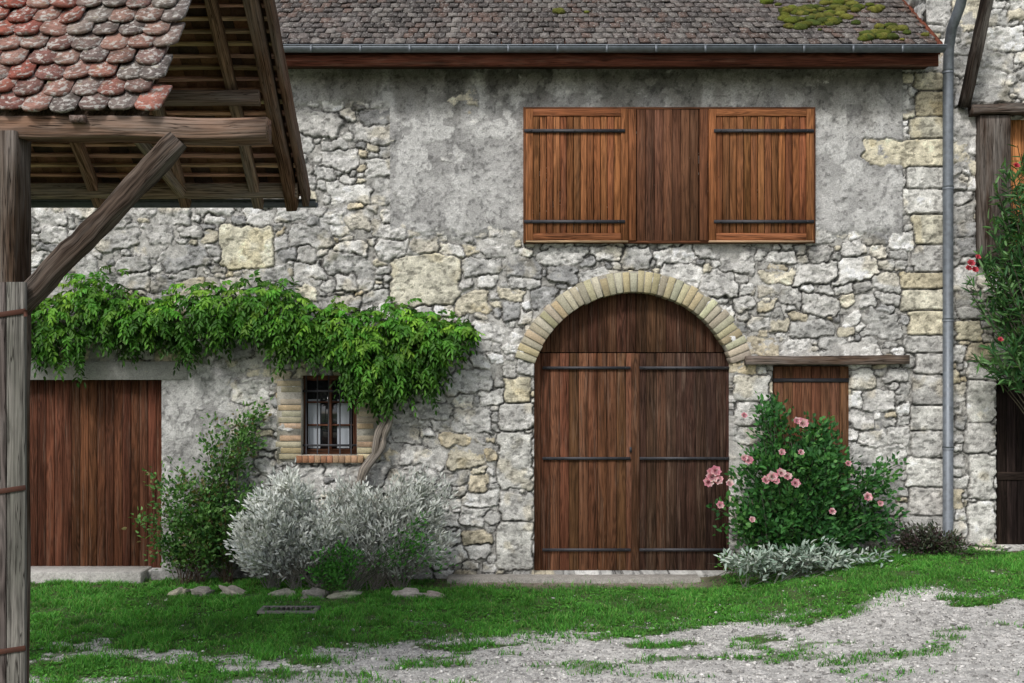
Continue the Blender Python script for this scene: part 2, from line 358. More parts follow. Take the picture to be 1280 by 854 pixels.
# window
b=Batch(); yw=.14; WBN=(.085,.036,.022)
x0,x1,z0,z1=X(378,yw),X(447,yw),Z(568,yw),Z(471,yw)
x0-=.03;x1+=.03;z1+=.02
b.span(x0,x0+.085,yw-.03,yw+.05,z0,z1,WBN); b.span(x1-.085,x1,yw-.03,yw+.05,z0,z1,WBN)
b.span(x0+.086,x1-.086,yw-.028,yw+.05,z1-.07,z1,WBN); b.span(x0+.086,x1-.086,yw-.028,yw+.05,z0,z0+.07,WBN)
b.span((x0+x1)/2-.025,(x0+x1)/2+.025,yw-.01,yw+.04,z0+.071,z1-.071,WBN)
for fz in (.37,.66): b.span(x0+.087,x1-.087,yw+.002,yw+.03,z0+(z1-z0)*fz-.012,z0+(z1-z0)*fz+.012,WBN)
b.build('window_frame',WD,house,False,.004)
b=Batch(); b.span(x0,x1,yw+.045,yw+.05,z0,z1,(1,1,1)); b.build('window_glass_pane',MGL,house)
b=Batch()
for sx in (x0+.10,(x0+x1)/2+.09):
    nc=9; xs=np.linspace(sx,sx+.16,nc); v=[]
    for zz in (z0+.08,z1-.32):
        for i,xx in enumerate(xs): v.append([xx,yw+.035+.005*(i%2),zz])
    b.add(v,[[[i,i+1,nc+i+1,nc+i] for i in range(nc-1)]],(1,1,1))
b.build('net_curtain',MCU,house)
b=Batch()
for i in range(5):
    xx=x0+.10+(x1-x0-.2)*i/4; b.tube([(xx,.04,z0-.02),(xx,.04,z1)],.009,(1,1,1),6)
for fz in (.12,.8): b.span(x0+.03,x1-.03,.035,.045,z0+(z1-z0)*fz-.014,z0+(z1-z0)*fz+.014,(1,1,1))
b.build('window_bars',MI,house)
b=Batch()
for side,(a,c) in enumerate(((345,377),(447,472))):
    py=476;k=0
    while py<572:
        o=(rng.random()*5) if side==0 else 0; o2=(rng.random()*5) if side==1 else 0
        b.span(X(a+o+(k%2)*5*(1-side)),X(c+o2-(k%2)*5*side),-.047+rng.normal(0,.004),.30,Z(py+6.6),Z(py),[(.46,.40,.27),(.42,.37,.28),(.42,.32,.21)][rng.integers(3)],.22); py+=7.6;k+=1
for a in np.arange(372,449,7.6): b.span(X(a),X(a+6.9),-.085,.14,Z(578),Z(569),[(.36,.19,.11),(.42,.27,.17)][rng.integers(2)],.2)
b.build('window_brick_surround',MB,house,False,.003)
b=Batch()
b.span(X(347),X(377.5),-.040,.29,Z(574),Z(474),(.42,.40,.35),0);b.span(X(446.5),X(470),-.040,.29,Z(574),Z(474),(.42,.40,.35),0);b.span(X(373),X(450),-.07,.13,Z(577),Z(568.5),(.40,.37,.32),0)
b.build('window_mortar',MW,house)
b=Batch(); ys=.06
planks(b,X(967,ys),X(1061.5,ys),Z(622,ys),Z(458,ys),.13,ys,.035,(.115,.052,.029),.25)
b.span(X(960,ys),X(1066,ys),ys+.04,ys+.07,Z(624,ys),Z(458,ys),(.01,.008,.007),0)
b.build('plank_shutter',WS,house,False,.004)
b=Batch(); b.span(X(968),X(1066),ys-.012,ys-.003,Z(478),Z(473),(1,1,1)); b.span(X(968),X(1062),ys-.012,ys-.003,Z(592),Z(587),(1,1,1)); b.build('shutter_hinge',MI,house)
b=Batch(); b.beam((X(930),-.07,Z(451)),(X(1132),-.07,Z(450)),.16,.115,(.085,.058,.04),14,.006); b.build('timber_lintel',WB,house)
# upper shutters
b=Batch(); OR=(.20,.080,.034); OD=(.12,.050,.025)
def frame(b,a,c,t,d,w,y0,y1,col):
    b.span(X(a),X(a+w),y0,y1,Z(d),Z(t),col,.15); b.span(X(c-w),X(c),y0,y1,Z(d),Z(t),col,.15)
    b.span(X(a+w)+.001,X(c-w)-.001,y0+.003,y1,Z(t+w),Z(t),col,.15); b.span(X(a+w)+.001,X(c-w)-.001,y0+.003,y1,Z(d),Z(d-w),col,.15)
frame(b,654,1017,136,305,3,-.09,0,OD)
b.span(X(657),X(1014),-.045,-.02,Z(302),Z(139),(.02,.01,.006),0)
planks(b,X(795),X(872),Z(302),Z(139),.115,-.085,.035,(.105,.048,.027),.25,.006)
for a,c in ((657,784),(884,1014)):
    frame(b,a,c,139,302,9,-.125,-.05,OR)
    planks(b,X(a+9),X(c-9),Z(293),Z(148),.088,-.108,.03,OR,.3,.008)
    b.span(X(a),X(c),-.13,-.06,Z(304.5),Z(302.2),(.38,.26,.16),.1)
b.span(X(784.6),X(794),-.105,-.04,Z(302),Z(139),OR); b.span(X(873),X(883),-.105,-.04,Z(302),Z(139),OD)
b.build('hay_loft_shutters',WS,house,False,.004)
b=Batch()
for a,c in ((655,780),(890,1014)):
    for py in (166.5,279): b.span(X(a),X(c),-.140,-.132,Z(py+2.0),Z(py-2.0),(1,1,1))
    for py in (166.5,279):
        for q in np.linspace(a+8,c-8,5): b.box((X(q),-.143,Z(py)),(.018,.006,.018),(1,1,1))
b.build('loft_strap_hinges',MI,house)
# main roof
ye=-.48; ze=Z(58,ye); sl=math.radians(38); rxl,rxr=X(-90),X(1157)-.02
cs,sn=math.cos(sl),math.sin(sl)
def rpt(x,s,n=0): return np.array([x,ye+s*cs-n*sn,ze+s*sn+n*cs])
b=Batch(); tw=.135; ex_=.19; nr=28
R=np.array([[1,0,0],[0,cs,-sn],[0,sn,cs]])
rr=np.random.default_rng(5)
for r_ in range(nr):
    x=rxl-(r_%2)*tw/2+rr.normal(0,.01)
    while x<rxr:
        w=tw*rr.uniform(.9,1.02); xa=max(x,rxl); xb=min(x+w,rxr)
        if xb-xa>.03:
            s=r_*ex_+rr.normal(0,.012); L=.30
            v=CUB*np.array([xb-xa-.006,L,.022])
            tl=.10+rr.normal(0,.03); yaw=rr.normal(0,.03)
            Ry=np.array([[math.cos(yaw),-math.sin(yaw),0],[math.sin(yaw),math.cos(yaw),0],[0,0,1]])
            v[:,2]+= -v[:,1]*tl+v[:,0]*rr.normal(0,.05); v=v@Ry.T
            lx=(xa+xb)/2
            v=v+np.array([0,s+L/2,.024]); v=v@R.T+np.array([lx,ye,ze])
            pat=vn(lx,s,.8,3)
            c=[(.115,.095,.088),(.10,.088,.085),(.13,.112,.105),(.125,.088,.075),(.16,.145,.135),(.075,.066,.063)][rr.integers(6)]
            b.add(v,[CF],np.array(c)*(.85+.3*rr.random())*(.75+.5*pat))
        x+=tw
b.build('roof_tiles',MR,house)
b=Batch()
sr=nr*ex_
for (s0,s1,n0,n1) in ((0,sr,-.06,-.005),):
    v=[rpt(x,s,n) for n in (n0,n1) for s in (s0,s1) for x in (rxl,rxr)]
    b.add(v,[[[0,1,3,2],[4,6,7,5],[0,4,5,1],[1,5,7,3],[3,7,6,2],[2,6,4,0]]],(.12,.06,.04))
pr=rpt(0,sr)
v=[[x,y,z] for x in (rxl,rxr) for (y,z) in ((pr[1],pr[2]+.02),(8.3,6.6),(8.3,6.54),(pr[1],pr[2]-.05))]
b.add(v,[[[0,1,5,4],[1,2,6,5],[2,3,7,6],[3,0,4,7]],[[0,3,2,1]],[[4,5,6,7]]],(.13,.10,.09))
b.span(rxl,rxr+.0,ye+.005,ye+.035,Z(82.5,ye),Z(62,ye),(.12,.042,.026))
b.span(rxl,rxr,ye+.04,.02,Z(74,ye),Z(74,ye)+.03,(.10,.055,.04))
v1=[rpt(rxr+o,s,n) for o in (.002,.035) for s in (-.02,sr) for n in (-.1,.05)]
b.add(v1,[[[0,1,3,2],[4,6,7,5],[0,4,5,1],[2,3,7,6],[0,2,6,4],[1,5,7,3]]],(.16,.055,.035))
b.build('eaves_boards',WD,house)
b=Batch()
for x in (xl+.15,xr-.3):
    v=[[x,.1,6.7],[x,7.8,6.7],[x,pr[1],pr[2]-.08]]; b.add(v+[[p[0]+.12,p[1],p[2]] for p in v],[[[0,1,2],[5,4,3]],[[0,3,4,1],[1,4,5,2],[2,5,3,0]]] ,(.4,.385,.35))
b.build('gable_walls',MW,house)
def gutter(b,x0,x1,y,z,r,col=(1,1,1)):
    n=9; v=[];f=[]
    for xx in (x0,x1):
        for rr_ in (r,r-.006):
            for i in range(n):
                t=math.pi+math.pi*i/(n-1); v.append([xx,y+rr_*math.cos(t),z+rr_*math.sin(t)])
    for i in range(n-1):
        f+= [[i,i+1,2*n+i+1,2*n+i],[n+i+1,n+i,3*n+i,3*n+i+1],[i+1,i,n+i,n+i+1],[2*n+i,2*n+i+1,3*n+i+1,3*n+i]]
    f+=[[0,2*n,3*n,n],[n-1,2*n-1,4*n-1,3*n-1]]
    b.add(v,[f],col)
    b.tube([(x0,y-r,z+.004),(x1,y-r,z+.004)],.009,col,6)
b=Batch(); gutter(b,rxl,rxr+.04,ye-.075,Z(61,ye),.072)
for xx in np.arange(X(400),rxr,.62): b.box((xx,ye-.075-.074,Z(65,ye)),(.03,.006,.09),(1,1,1))
yp=-.13
pts=[(X(1204,ye),-.55,Z(-20,-.55)),(X(1200,-.5),-.5,Z(8,-.5)),(X(1190,-.3),-.3,Z(35,-.3)),(X(1186,yp),yp,Z(60,yp)),(X(1185,yp),yp,Z(110,yp)),(X(1185,yp),yp,Z(300,yp)),(X(1185,yp),yp,Z(672,yp))]
b.tube(pts,.066,(1,1,1),14)
for py in (90,235,400,560): b.tube([(X(1185,yp),yp,Z(py,yp)-.02),(X(1185,yp),yp,Z(py,yp)+.02)],.073,(1,1,1),14); b.box((X(1185,yp),-.04,Z(py,yp)),(.03,.12,.03),(1,1,1))
b.build('gutter_and_downpipe',MZ,house,True)
def ico(sub):
    import bmesh
    bm=bmesh.new(); bmesh.ops.create_icosphere(bm,subdivisions=sub,radius=1); v=np.array([x.co[:] for x in bm.verts]); f=np.array([[q.index for q in p.verts] for p in bm.faces]); bm.free(); return v,f
I1=ico(1);I2=ico(2);I3=ico(3)
b=Batch()
for cx,cs_,w,h_,n in ((1085,.22,.45,.12,26),(1040,.65,.55,.2,38),(1020,1.0,.5,.3,34),(1075,1.15,.5,.25,30),(1000,.5,.25,.2,10),(1110,.45,.2,.15,8),(720,1.0,.4,.3,2)):
    for _ in range(n):
        x=X(cx)*1.0+rng.normal(0,w*.45); s=cs_*1.15+rng.normal(0,h_*.6); r=rng.uniform(.02,.075)
        if s<.02: continue
        v=I2[0]*(1+.25*rng.normal(0,1,(len(I2[0]),1))*.5)*np.array([r*1.4,r,r*.7]); v=v@R.T+rpt(x,s,.055)
        b.add(v,[I2[1]],jc([(.10,.12,.018),(.065,.085,.018),(.14,.14,.03)][rng.integers(3)],.25))
b.build('roof_moss',MOS,house,True)
# ---------------------------------------------------------------- neighbouring house
nh=empty('neighboring_house')
nx0=X(1159)
expn=[ex(1212,1247,476,528,WHT),ex(1208,1247,531,566,GRY),ex(1214,1247,569,624,WHT),ex(1212,1247,627,683,WHT),ex(1212,1300,452,474,GRY),ex(1196,1230,400,425,CRM),ex(1196,1232,385,398,GRY)]
nop=[rect(1248,1300,476,684),rect(1264,1330,146,320)]
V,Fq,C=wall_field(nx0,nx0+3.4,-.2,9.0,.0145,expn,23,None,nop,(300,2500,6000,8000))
V[:,1]+=.05
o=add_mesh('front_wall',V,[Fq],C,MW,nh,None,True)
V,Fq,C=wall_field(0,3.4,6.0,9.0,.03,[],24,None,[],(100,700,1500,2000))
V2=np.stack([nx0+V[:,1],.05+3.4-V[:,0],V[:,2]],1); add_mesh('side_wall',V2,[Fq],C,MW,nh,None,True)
b=Batch(); b.span(nx0+.05,nx0+3.4,.45,6,-.2,9.0,(.4,.385,.35),0)
b.build('shell',MW,nh)
b=Batch()
b.span(nx0-.2,nx0+3.7,-.5,6.3,9.0,9.12,(.14,.10,.08)); b.build('roof_slab',WB,nh)
b=Batch(); BD=(.05,.034,.025)
b.beam((X(1241),-.01,Z(146)),(X(1241),-.01,Z(330)),.42,.14,BD,12,.004,(0,1,0))
b.beam((X(1212),-.03,Z(139)),(X(1330),-.03,Z(136)),.2,.13,(.06,.038,.027),10,.006)
b.beam((X(1241,-.6),-.6,Z(-30,-.6)),(X(1205,-.02),-.02,Z(134,-.02)),.13,.11,(.035,.027,.022),10,.006,(0,1,0))
b.beam((X(1250),-.06,Z(401)),(X(1330),-.06,Z(400)),.2,.09,(.05,.04,.03),8,.004)
b.build('timber_framing',WB,nh)
b=Batch(); planks(b,X(1262),X(1330),Z(322),Z(145),.12,.16,.03,(.28,.12,.05)); b.build('loft_boarding',WS,nh,False,.004)
b=Batch(); planks(b,X(1246,.2),X(1310,.2),Z(686,.2),Z(474,.2),.15,.2,.04,(.02,.014,.012)); b.span(X(1246,.2),X(1310,.2),.18,.2,Z(600,.2),Z(590,.2),(.02,.014,.012)); b.build('plank_door',WS,nh,False,.004)
# ---------------------------------------------------------------- timber barn (foreground left)
barn=empty('timber_barn')
yN=-14+6.45; zN=4.17; yF=-14+9.85; zF=4.30
s1=math.radians(54); s2=math.radians(41); xv=-2.13; xL=-6.5
yR=(zF-zN+math.tan(s2)*yF+math.tan(s1)*yN)/(math.tan(s1)+math.tan(s2)); zR=zN+math.tan(s1)*(yR-yN)
c1,n1=math.cos(s1),math.sin(s1); Rn=np.array([[1,0,0],[0,c1,-n1],[0,n1,c1]])
Ls=(yR-yN)/c1
b=Batch(); tw=.168; e1=.145; L=.30
nrow=int(Ls/e1)+1
def tile(w,L,th):
    k=9; out=[[-w/2,L],[-w/2,w*.40]]+[[-w/2*math.cos(t),w*.40-w*.40*math.sin(t)] for t in np.linspace(0,math.pi,k)[1:-1]]+[[w/2,w*.40],[w/2,L]]
    o=np.array(out); m=len(o)
    v=np.concatenate([np.c_[o,np.zeros(m)],np.c_[o,np.full(m,th)]])
    return v,[[[i,(i+1)%m,m+(i+1)%m,m+i] for i in range(m)],[list(range(m-1,-1,-1))],[[m+i for i in range(m)]]]
for r_ in range(nrow):
    ncol=27
    for c_ in range(ncol):
        x=xv-.07-(c_+.5*(r_%2))*tw+rng.normal(0,.006)
        v,f=tile(tw*rng.uniform(.93,.99),L,.018+rng.normal(0,.002)); v=v.copy(); m=len(v)//2
        oc=rng.normal(0,.0025,(m,2)); oc[0]=oc[-1]=0; v[:m,:2]+=oc; v[m:,:2]+=oc
        yaw=rng.normal(0,.045)
        v[:,2]+=-(v[:,1]-L)*(.15+rng.normal(0,.02))+v[:,0]*rng.normal(0,.07)+.02*(1-(v[:,0]/(tw/2))**2)*.5
        v[:,:2]=v[:,:2]@np.array([[math.cos(yaw),math.sin(yaw)],[-math.sin(yaw),math.cos(yaw)]])
        v[:,1]+=r_*e1+rng.normal(0,.009)-.05
        v=v@Rn.T+np.array([x,yN,zN+.02])
        edge=ss(-3.4,-2.4,x)+rng.normal(0,.25)
        red=np.array([(.26,.075,.055),(.31,.105,.075),(.20,.07,.055),(.28,.15,.12)][rng.integers(4)]); gr=np.array([(.20,.175,.155),(.25,.16,.13),(.15,.13,.12)][rng.integers(3)])
        t=np.clip(edge-.1,0,.95); b.add(v,f,(red*(1-t)+gr*t)*rng.uniform(.75,1.25))
b.build('scalloped_roof_tiles',MT,barn)
b=Batch()
def slab(b,P0,P1,x0,x1,th,col):
    P0=np.array(P0);P1=np.array(P1);d=P1-P0;d/=np.linalg.norm(d);nn_=np.array([-d[1],d[0]])
    v=[[x,*(p+nn_*o)] for x in (x0,x1) for (p,o) in ((P0,0),(P1,0),(P1,th),(P0,th))]
    b.add(v,[[[0,1,2,3],[7,6,5,4],[0,4,5,1],[1,5,6,2],[2,6,7,3],[3,7,4,0]]],col)
slab(b,(yN+.03,zN-.02),(yR,zR-.03),xL,xv-.09,.02,(.10,.06,.04))
b.build('near_slope_boards',WB,barn)
b=Batch(); c2,n2=math.cos(s2),math.sin(s2); L2=(yF-yR)/c2
def fp(x,s,n=0): return np.array([x,yF-s*c2+n*n2,zF+s*n2+n*c2])
XE=-1.93
s=-.04
while s<L2:
    b.beam(fp(xL,s,.0),fp(XE,s,.0),.030,.030,jc((.44,.29,.19),.35),20,.005,(0,-n2,c2),.3)
    s+=.112
b.build('roof_battens',m_wood('batten_wood',.95,.8,.05,0,.3),barn)
b=Batch(); s=-.08
while s<L2+.05:
    x=xL
    while x<XE+.0:
        w=.17; cc=[(.24,.125,.08),(.18,.10,.07),(.30,.16,.10),(.10,.065,.055)][rng.integers(4)]
        p=fp(x+w/2,s+.10,.048); tl=.10+rng.normal(0,.02)
        a=s2-tl; Rf=np.array([[1,0,0],[0,-math.cos(a),math.sin(a)],[0,math.sin(a),math.cos(a)]])
        b.box(p,(w-.004,.26,.014),cc,Rf,.2); x+=w
    s+=.112
b.build('far_slope_tiles',MB,barn)
b=Batch(); BW=(.28,.17,.11)
for x,w,h in ((XE+.02,.05,.18),(XE-.10,.10,.14),(XE-.42,.09,.11),(-3.02,.09,.10),(-3.82,.09,.10),(-4.6,.09,.11),(-5.4,.09,.11)):
    off=-.03-h/2 if x<XE else -.02
    b.beam(fp(x,-.10,off),fp(x,L2-.02,off),w,h,BW if x<XE-.2 else (.17,.095,.06),12,.005,(0,n2,c2))
b.beam((xL,yF-.10,zF-.02),(XE-.03,yF-.10,zF-.02),.12,.13,(.30,.22,.15),12,.004)
b.beam((xL,yR,zR-.25),(-1.98,yR,zR-.25),.14,.18,BW,12,.006)
yb=yN+.05
b.beam((xL,yb,Z(157,yb)+.03),(X(336,yb),yb,Z(163,yb)),.15,.135,(.19,.115,.075),22,.009)
b.beam((X(25,yb),yb-.03,Z(384,yb)),(X(226,yb),yb-.03,Z(176,yb)),.12,.115,(.075,.056,.045),18,.009,(0,1,0))
b.beam((X(8,yb),yb,Z(168,yb)),(X(8,yb),yb,-.1),.20,.20,(.085,.055,.038),16,.008,(0,1,0))
for x in (-4.9,): b.beam((x,yF-.1,zF-.08),(x,yF-.1,-.1),.2,.2,BW,16,.006,(0,1,0))
b.box((X(106,yb),yb-.05,Z(154,yb)),(.09,.14,.04),(.15,.06,.04))
b.beam((-3.0,yF-.15,zF-.05),(-3.35,yF-.9,zF+.55),.07,.10,(.34,.25,.17),8,.005)
b.beam((xL,yF-1.0,zF+.6),(-2.1,yF-1.0,zF+.6),.10,.11,(.20,.13,.09),12,.006)
b.beam((xL,yN+.25,zN+.16),(-2.2,yN+.25,zN+.16),.08,.08,(.12,.07,.05),12,.005)
b.build('timber_frame',WB,barn)
b=Batch(); gutter(b,xL,X(396,yF+.12),yF+.12,zF-.08,.06,(1,1,1)); b.build('gutter',m_metal('dark_gutter',(.10,.11,.12),.5,.3),barn,True)
b=Batch(); yq=yb-.13; x=X(33,yq)
for i in range(14):
    w=.115; b.beam((x-w/2,yq,-.1),(x-w/2,yq,Z(353,yq)+rng.normal(0,.004)),w-.006,.03,(.12,.105,.095),10,.0015,(0,1,0),.35,.05); x-=w
b.build('board_cladding',WP,barn)
b=Batch()
for py in (392,612,812): b.beam((X(34,yq),yq-.022,Z(py-3,yq)),(X(-80,yq),yq-.022,Z(py+14,yq)),.008,.03,(1,1,1),3,0,(0,0,1))
b.tube([(X(34,yq),yq-.02,Z(388,yq)),(X(34,yq),yq-.02,Z(396,yq))],.012,(1,1,1)); b.build('iron_straps',MRU,barn)
# ---------------------------------------------------------------- ground
def grassmask(x,y):
    bx=np.interp(x,[-8,-4.2,-3.0,-2.3,-1.2,0,1.5,3,4,6,9],[-8.5,-7.3,-5.6,-4.5,-3.6,-3.0,-2.75,-2.55,-2.5,-2.5,-2.6])
    n=(fbm(x,y,.9,4,5)-.5)*2.4
    m=ss(-.55,.55,(y-bx)+n*.9)
    hole=ss(.60,.70,fbm(x*.7,y,.45,9,5))*ss(-2.0,-3.0,y)
    tuft=ss(.54,.66,fbm(x*.45,y,.26,2,5))*.85*ss(-6.0,-2.9,y)
    return np.clip(np.maximum(m*(1-.8*hole),tuft),0,1)
xa=np.concatenate([[-400,-200,-100,-50,-25,-14],np.arange(-8,8.5,.022),[10,14,25,50,100,200,400]])
ya=np.concatenate([[-400,-200,-100,-50,-25,-16,-12,-9],np.arange(-6.4,.3,.022),[1,3,8,15,40,100,200,400,900]])
GX,GY=np.meshgrid(xa,ya)
gm=grassmask(GX,GY)
gz=G(GX,GY)+(fbm(GX,GY,.05,3,3)-.5)*.018+(fbm(GX,GY,.25,6,3)-.5)*.02*gm
gc=np.array([.54,.525,.50])*(.45+1.1*fbm(GX,GY,.06,2,3))[...,None]*(.8+.4*fbm(GX,GY,1.0,8,3))[...,None]
soil=np.array([.085,.125,.045])*(.6+.8*fbm(GX,GY,.08,7,3))[...,None]
mm=ss(.25,.85,gm)[...,None]; gc=gc*(1-mm)+soil*mm
dirt=(ss(-.75,-.35,GY+(fbm(GX,GY,.3,5,3)-.5)*.35)*ss(X(545),X(575),GX)*ss(X(900),X(860),GX))[...,None]
gc=gc*(1-dirt)+np.array([.26,.225,.18])*(.6+.8*fbm(GX,GY,.1,5,3))[...,None]*dirt
bed=(ss(-.8,-.6,GY)*(1-ss(X(545),X(575),GX)*ss(X(900),X(860),GX)))[...,None]
gc=gc*(1-bed)+np.array([.10,.085,.055])*(.6+.8*fbm(GX,GY,.1,5,3))[...,None]*bed
far=(np.abs(GX)>9)|(GY<-8)|(GY>1); gc[far]=np.array([.10,.13,.05])
idx=np.arange(GX.size).reshape(GX.shape)
add_mesh('ground',np.stack([GX,GY,gz],-1).reshape(-1,3),[np.stack([idx[:-1,:-1],idx[:-1,1:],idx[1:,1:],idx[1:,:-1]],-1).reshape(-1,4)],gc.reshape(-1,3),MG,None,None,True)
n=36000; x=rng.uniform(-4.5,6.5,n); y=rng.uniform(-5.6,-1.0,n); keep=rng.random(n)>grassmask(x,y)*.95; x=x[keep];y=y[keep];n=len(x)
r=rng.uniform(.004,.011,n)*(1+1.2*(rng.random(n)>.95)); iv,if_=I1
jit=1+rng.normal(0,.22,(n,len(iv),1)); v=iv[None]*jit*(r[:,None,None]*np.stack([rng.uniform(.8,1.5,n),rng.uniform(.8,1.5,n),rng.uniform(.5,.8,n)],1)[:,None,:])
v=v+np.stack([x,y,G(x,y)+r*.4],1)[:,None,:]
cc=np.array([.60,.585,.56])*rng.uniform(.3,1.3,(n,1)); 
add_mesh('gravel',v.reshape(-1,3),[(if_[None]+(np.arange(n)*len(iv))[:,None,None]).reshape(-1,3)],np.repeat(cc,len(iv),0),MRK)
def blades(x,y,h,w,lean,cols):
    n=len(x); th=rng.uniform(0,2*math.pi,n); ld=rng.uniform(0,2*math.pi,n); z=G(x,y)
    a=np.stack([np.cos(th)*w/2,np.sin(th)*w/2,np.zeros(n)],1); b0=np.stack([x,y,z-.004],1)
    ln=np.stack([np.cos(ld)*lean*h,np.sin(ld)*lean*h,np.zeros(n)],1); up=np.stack([np.zeros(n),np.zeros(n),h],1)
    mid=b0+up*.6+ln*.35; tip=b0+up+ln
    v=np.stack([b0-a,b0+a,mid+a*.7,mid-a*.7,tip],1).reshape(-1,3); o=np.arange(n)[:,None]*5
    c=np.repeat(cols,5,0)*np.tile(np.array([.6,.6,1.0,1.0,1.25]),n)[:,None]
    return v,[np.array([[0,1,2,3]])+o,np.array([[3,2,4]])+o],c
n=330000; x=rng.uniform(-6.6,6.8,n); y=rng.uniform(-5.3,-.12,n); gmv=grassmask(x,y)
nearwall=ss(-.9,-.5,y)*((x>X(545))&(x<X(900)))
clump=ss(.32,.60,fbm(x,y,.16,6,4))
keep=(rng.random(n)<(gmv**1.2)*(.40+.60*clump)*(1-.93*nearwall)); x=x[keep];y=y[keep];clump=clump[keep];n=len(x)
hh=rng.uniform(.02,.055,n)*(.5+.9*clump)*(.5+1.0*fbm(x,y,.5,3,3)); 
pal=np.array([(.085,.29,.045),(.12,.36,.055),(.06,.21,.035),(.16,.34,.07),(.24,.29,.11)]); cols=pal[rng.choice(5,n,p=[.32,.28,.21,.14,.05])]*rng.uniform(.7,1.3,(n,1))*(.5+1.0*fbm(x,y,.45,1,4))[:,None]
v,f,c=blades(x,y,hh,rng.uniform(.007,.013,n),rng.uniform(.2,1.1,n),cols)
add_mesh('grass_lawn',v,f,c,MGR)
# ---------------------------------------------------------------- leaves
def norm(a): return a/(np.linalg.norm(a,axis=-1,keepdims=True)+1e-9)
def leafmesh(P,Dr,Nn,L,Wd,cols,fold=.25,droop=.0):
    n=len(P); Dr=norm(Dr); S=norm(np.cross(Dr,Nn)); U=norm(np.cross(S,Dr)); L=np.broadcast_to(L,(n,))[:,None]; Wd=np.broadcast_to(Wd,(n,))[:,None]
    b=P; t=P+Dr*L-U*L*droop
    r1=P+Dr*L*.28+S*Wd*.42+U*Wd*fold; r2=P+Dr*L*.66+S*Wd*.38+U*Wd*fold-U*L*droop*.4
    l1=P+Dr*L*.28-S*Wd*.42+U*Wd*fold; l2=P+Dr*L*.66-S*Wd*.38+U*Wd*fold-U*L*droop*.4
    v=np.stack([b,r1,r2,t,l2,l1],1).reshape(-1,3); o=np.arange(n)[:,None]*6
    return v,np.concatenate([np.array([[0,1,2,3]])+o,np.array([[0,3,4,5]])+o]),np.repeat(cols,6,0)
n=12000; x=rng.uniform(-6,6.5,n); y=rng.uniform(-5.2,-.6,n); wk=ss(.48,.60,fbm(x,y,.5,11,3))*grassmask(x,y)+.95*(x<-2.6)*(y<-3.9)*ss(.36,.50,fbm(x,y,.3,11,3)); k_=rng.random(n)<wk; x=x[k_];y=y[k_]; n=len(x)
P=np.repeat(np.stack([x,y,G(x,y)+.015],1),4,0); a=rng.uniform(0,6.28,n*4); v,f,c=leafmesh(P,np.stack([np.cos(a),np.sin(a),rng.uniform(.1,.9,n*4)],1),np.tile([0,0,1.],(n*4,1))+rng.normal(0,.2,(n*4,3)),rng.uniform(.025,.05,n*4),rng.uniform(.014,.026,n*4),np.array([.13,.38,.06])*rng.uniform(.5,1.3,(n*4,1)),.1,.2)
add_mesh('lawn_weeds',v,[f],c,MGR)
def shrub(name,bases,ells,nst,lps,L,Wd,pal,mat,stemcol=(.10,.075,.04),t0=.35,spread=.03,updir=.4,stemr=.004,arch_=.25,droop=.15,smat=None,minshell=.35,npref=(0,-.35,.8),nsig=.5,dark=.55):
    e=empty(name); sb=Batch(); P=[];Dv=[];T=[]
    wts=np.array([q[4] for q in ells],float);wts/=wts.sum()
    for i in range(nst):
        q=ells[rng.choice(len(ells),p=wts)]; c=W(q[0],q[1],q[2]); d=norm(rng.normal(0,1,3)); rr_=minshell+(1-minshell)*rng.random()**.5
        tip=c+d*np.array(q[3])*rr_*rng.uniform(.85,1.15); tip[1]=min(tip[1],-.05); tip[2]=max(tip[2],G(tip[0],tip[1])+.05)
        bs=bases[rng.integers(len(bases))]; bp=W(bs[0],bs[1],bs[2])+rng.normal(0,.04,3)*np.array([1,1,0]); bp[2]=G(bp[0],bp[1])-.02
        if np.linalg.norm(tip-bp)<.1: continue
        ct=bp*.4+tip*.6; ct[2]+=arch_*(tip[2]-bp[2]); ct+=rng.normal(0,.05,3)
        ts=np.linspace(0,1,7)[:,None]; pts=(1-ts)**2*bp+2*ts*(1-ts)*ct+ts**2*tip
        if i%2==0 or stemr>.005: sb.tube(pts,np.linspace(stemr,stemr*.4,7),stemcol,4)
        m=lps; t=(t0+(1-t0)*rng.random(m)**.8)[:,None]
        p=(1-t)**2*bp+2*t*(1-t)*ct+t**2*tip; tg=norm(2*(1-t)*(ct-bp)+2*t*(tip-ct))
        off=rng.normal(0,1,(m,3)); P.append(p+off*spread); Dv.append(norm(tg*.6+norm(off)*.9+np.array([0,0,updir])+rng.normal(0,.2,(m,3)))); T.append(np.c_[t[:,0],np.full(m,rng.random())])
    P=np.concatenate(P);Dv=np.concatenate(Dv);T=np.concatenate(T); ok=(P[:,1]<-.015)&(P[:,2]>G(P[:,0],P[:,1])); P=P[ok];Dv=Dv[ok];T=T[ok]; n=len(P)
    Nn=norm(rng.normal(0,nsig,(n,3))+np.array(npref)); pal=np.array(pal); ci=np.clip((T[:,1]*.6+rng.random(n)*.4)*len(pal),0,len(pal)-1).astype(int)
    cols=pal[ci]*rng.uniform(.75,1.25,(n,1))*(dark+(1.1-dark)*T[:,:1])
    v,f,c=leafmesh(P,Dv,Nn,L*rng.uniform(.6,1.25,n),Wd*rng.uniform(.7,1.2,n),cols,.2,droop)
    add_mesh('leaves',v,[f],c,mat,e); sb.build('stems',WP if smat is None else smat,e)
    return e
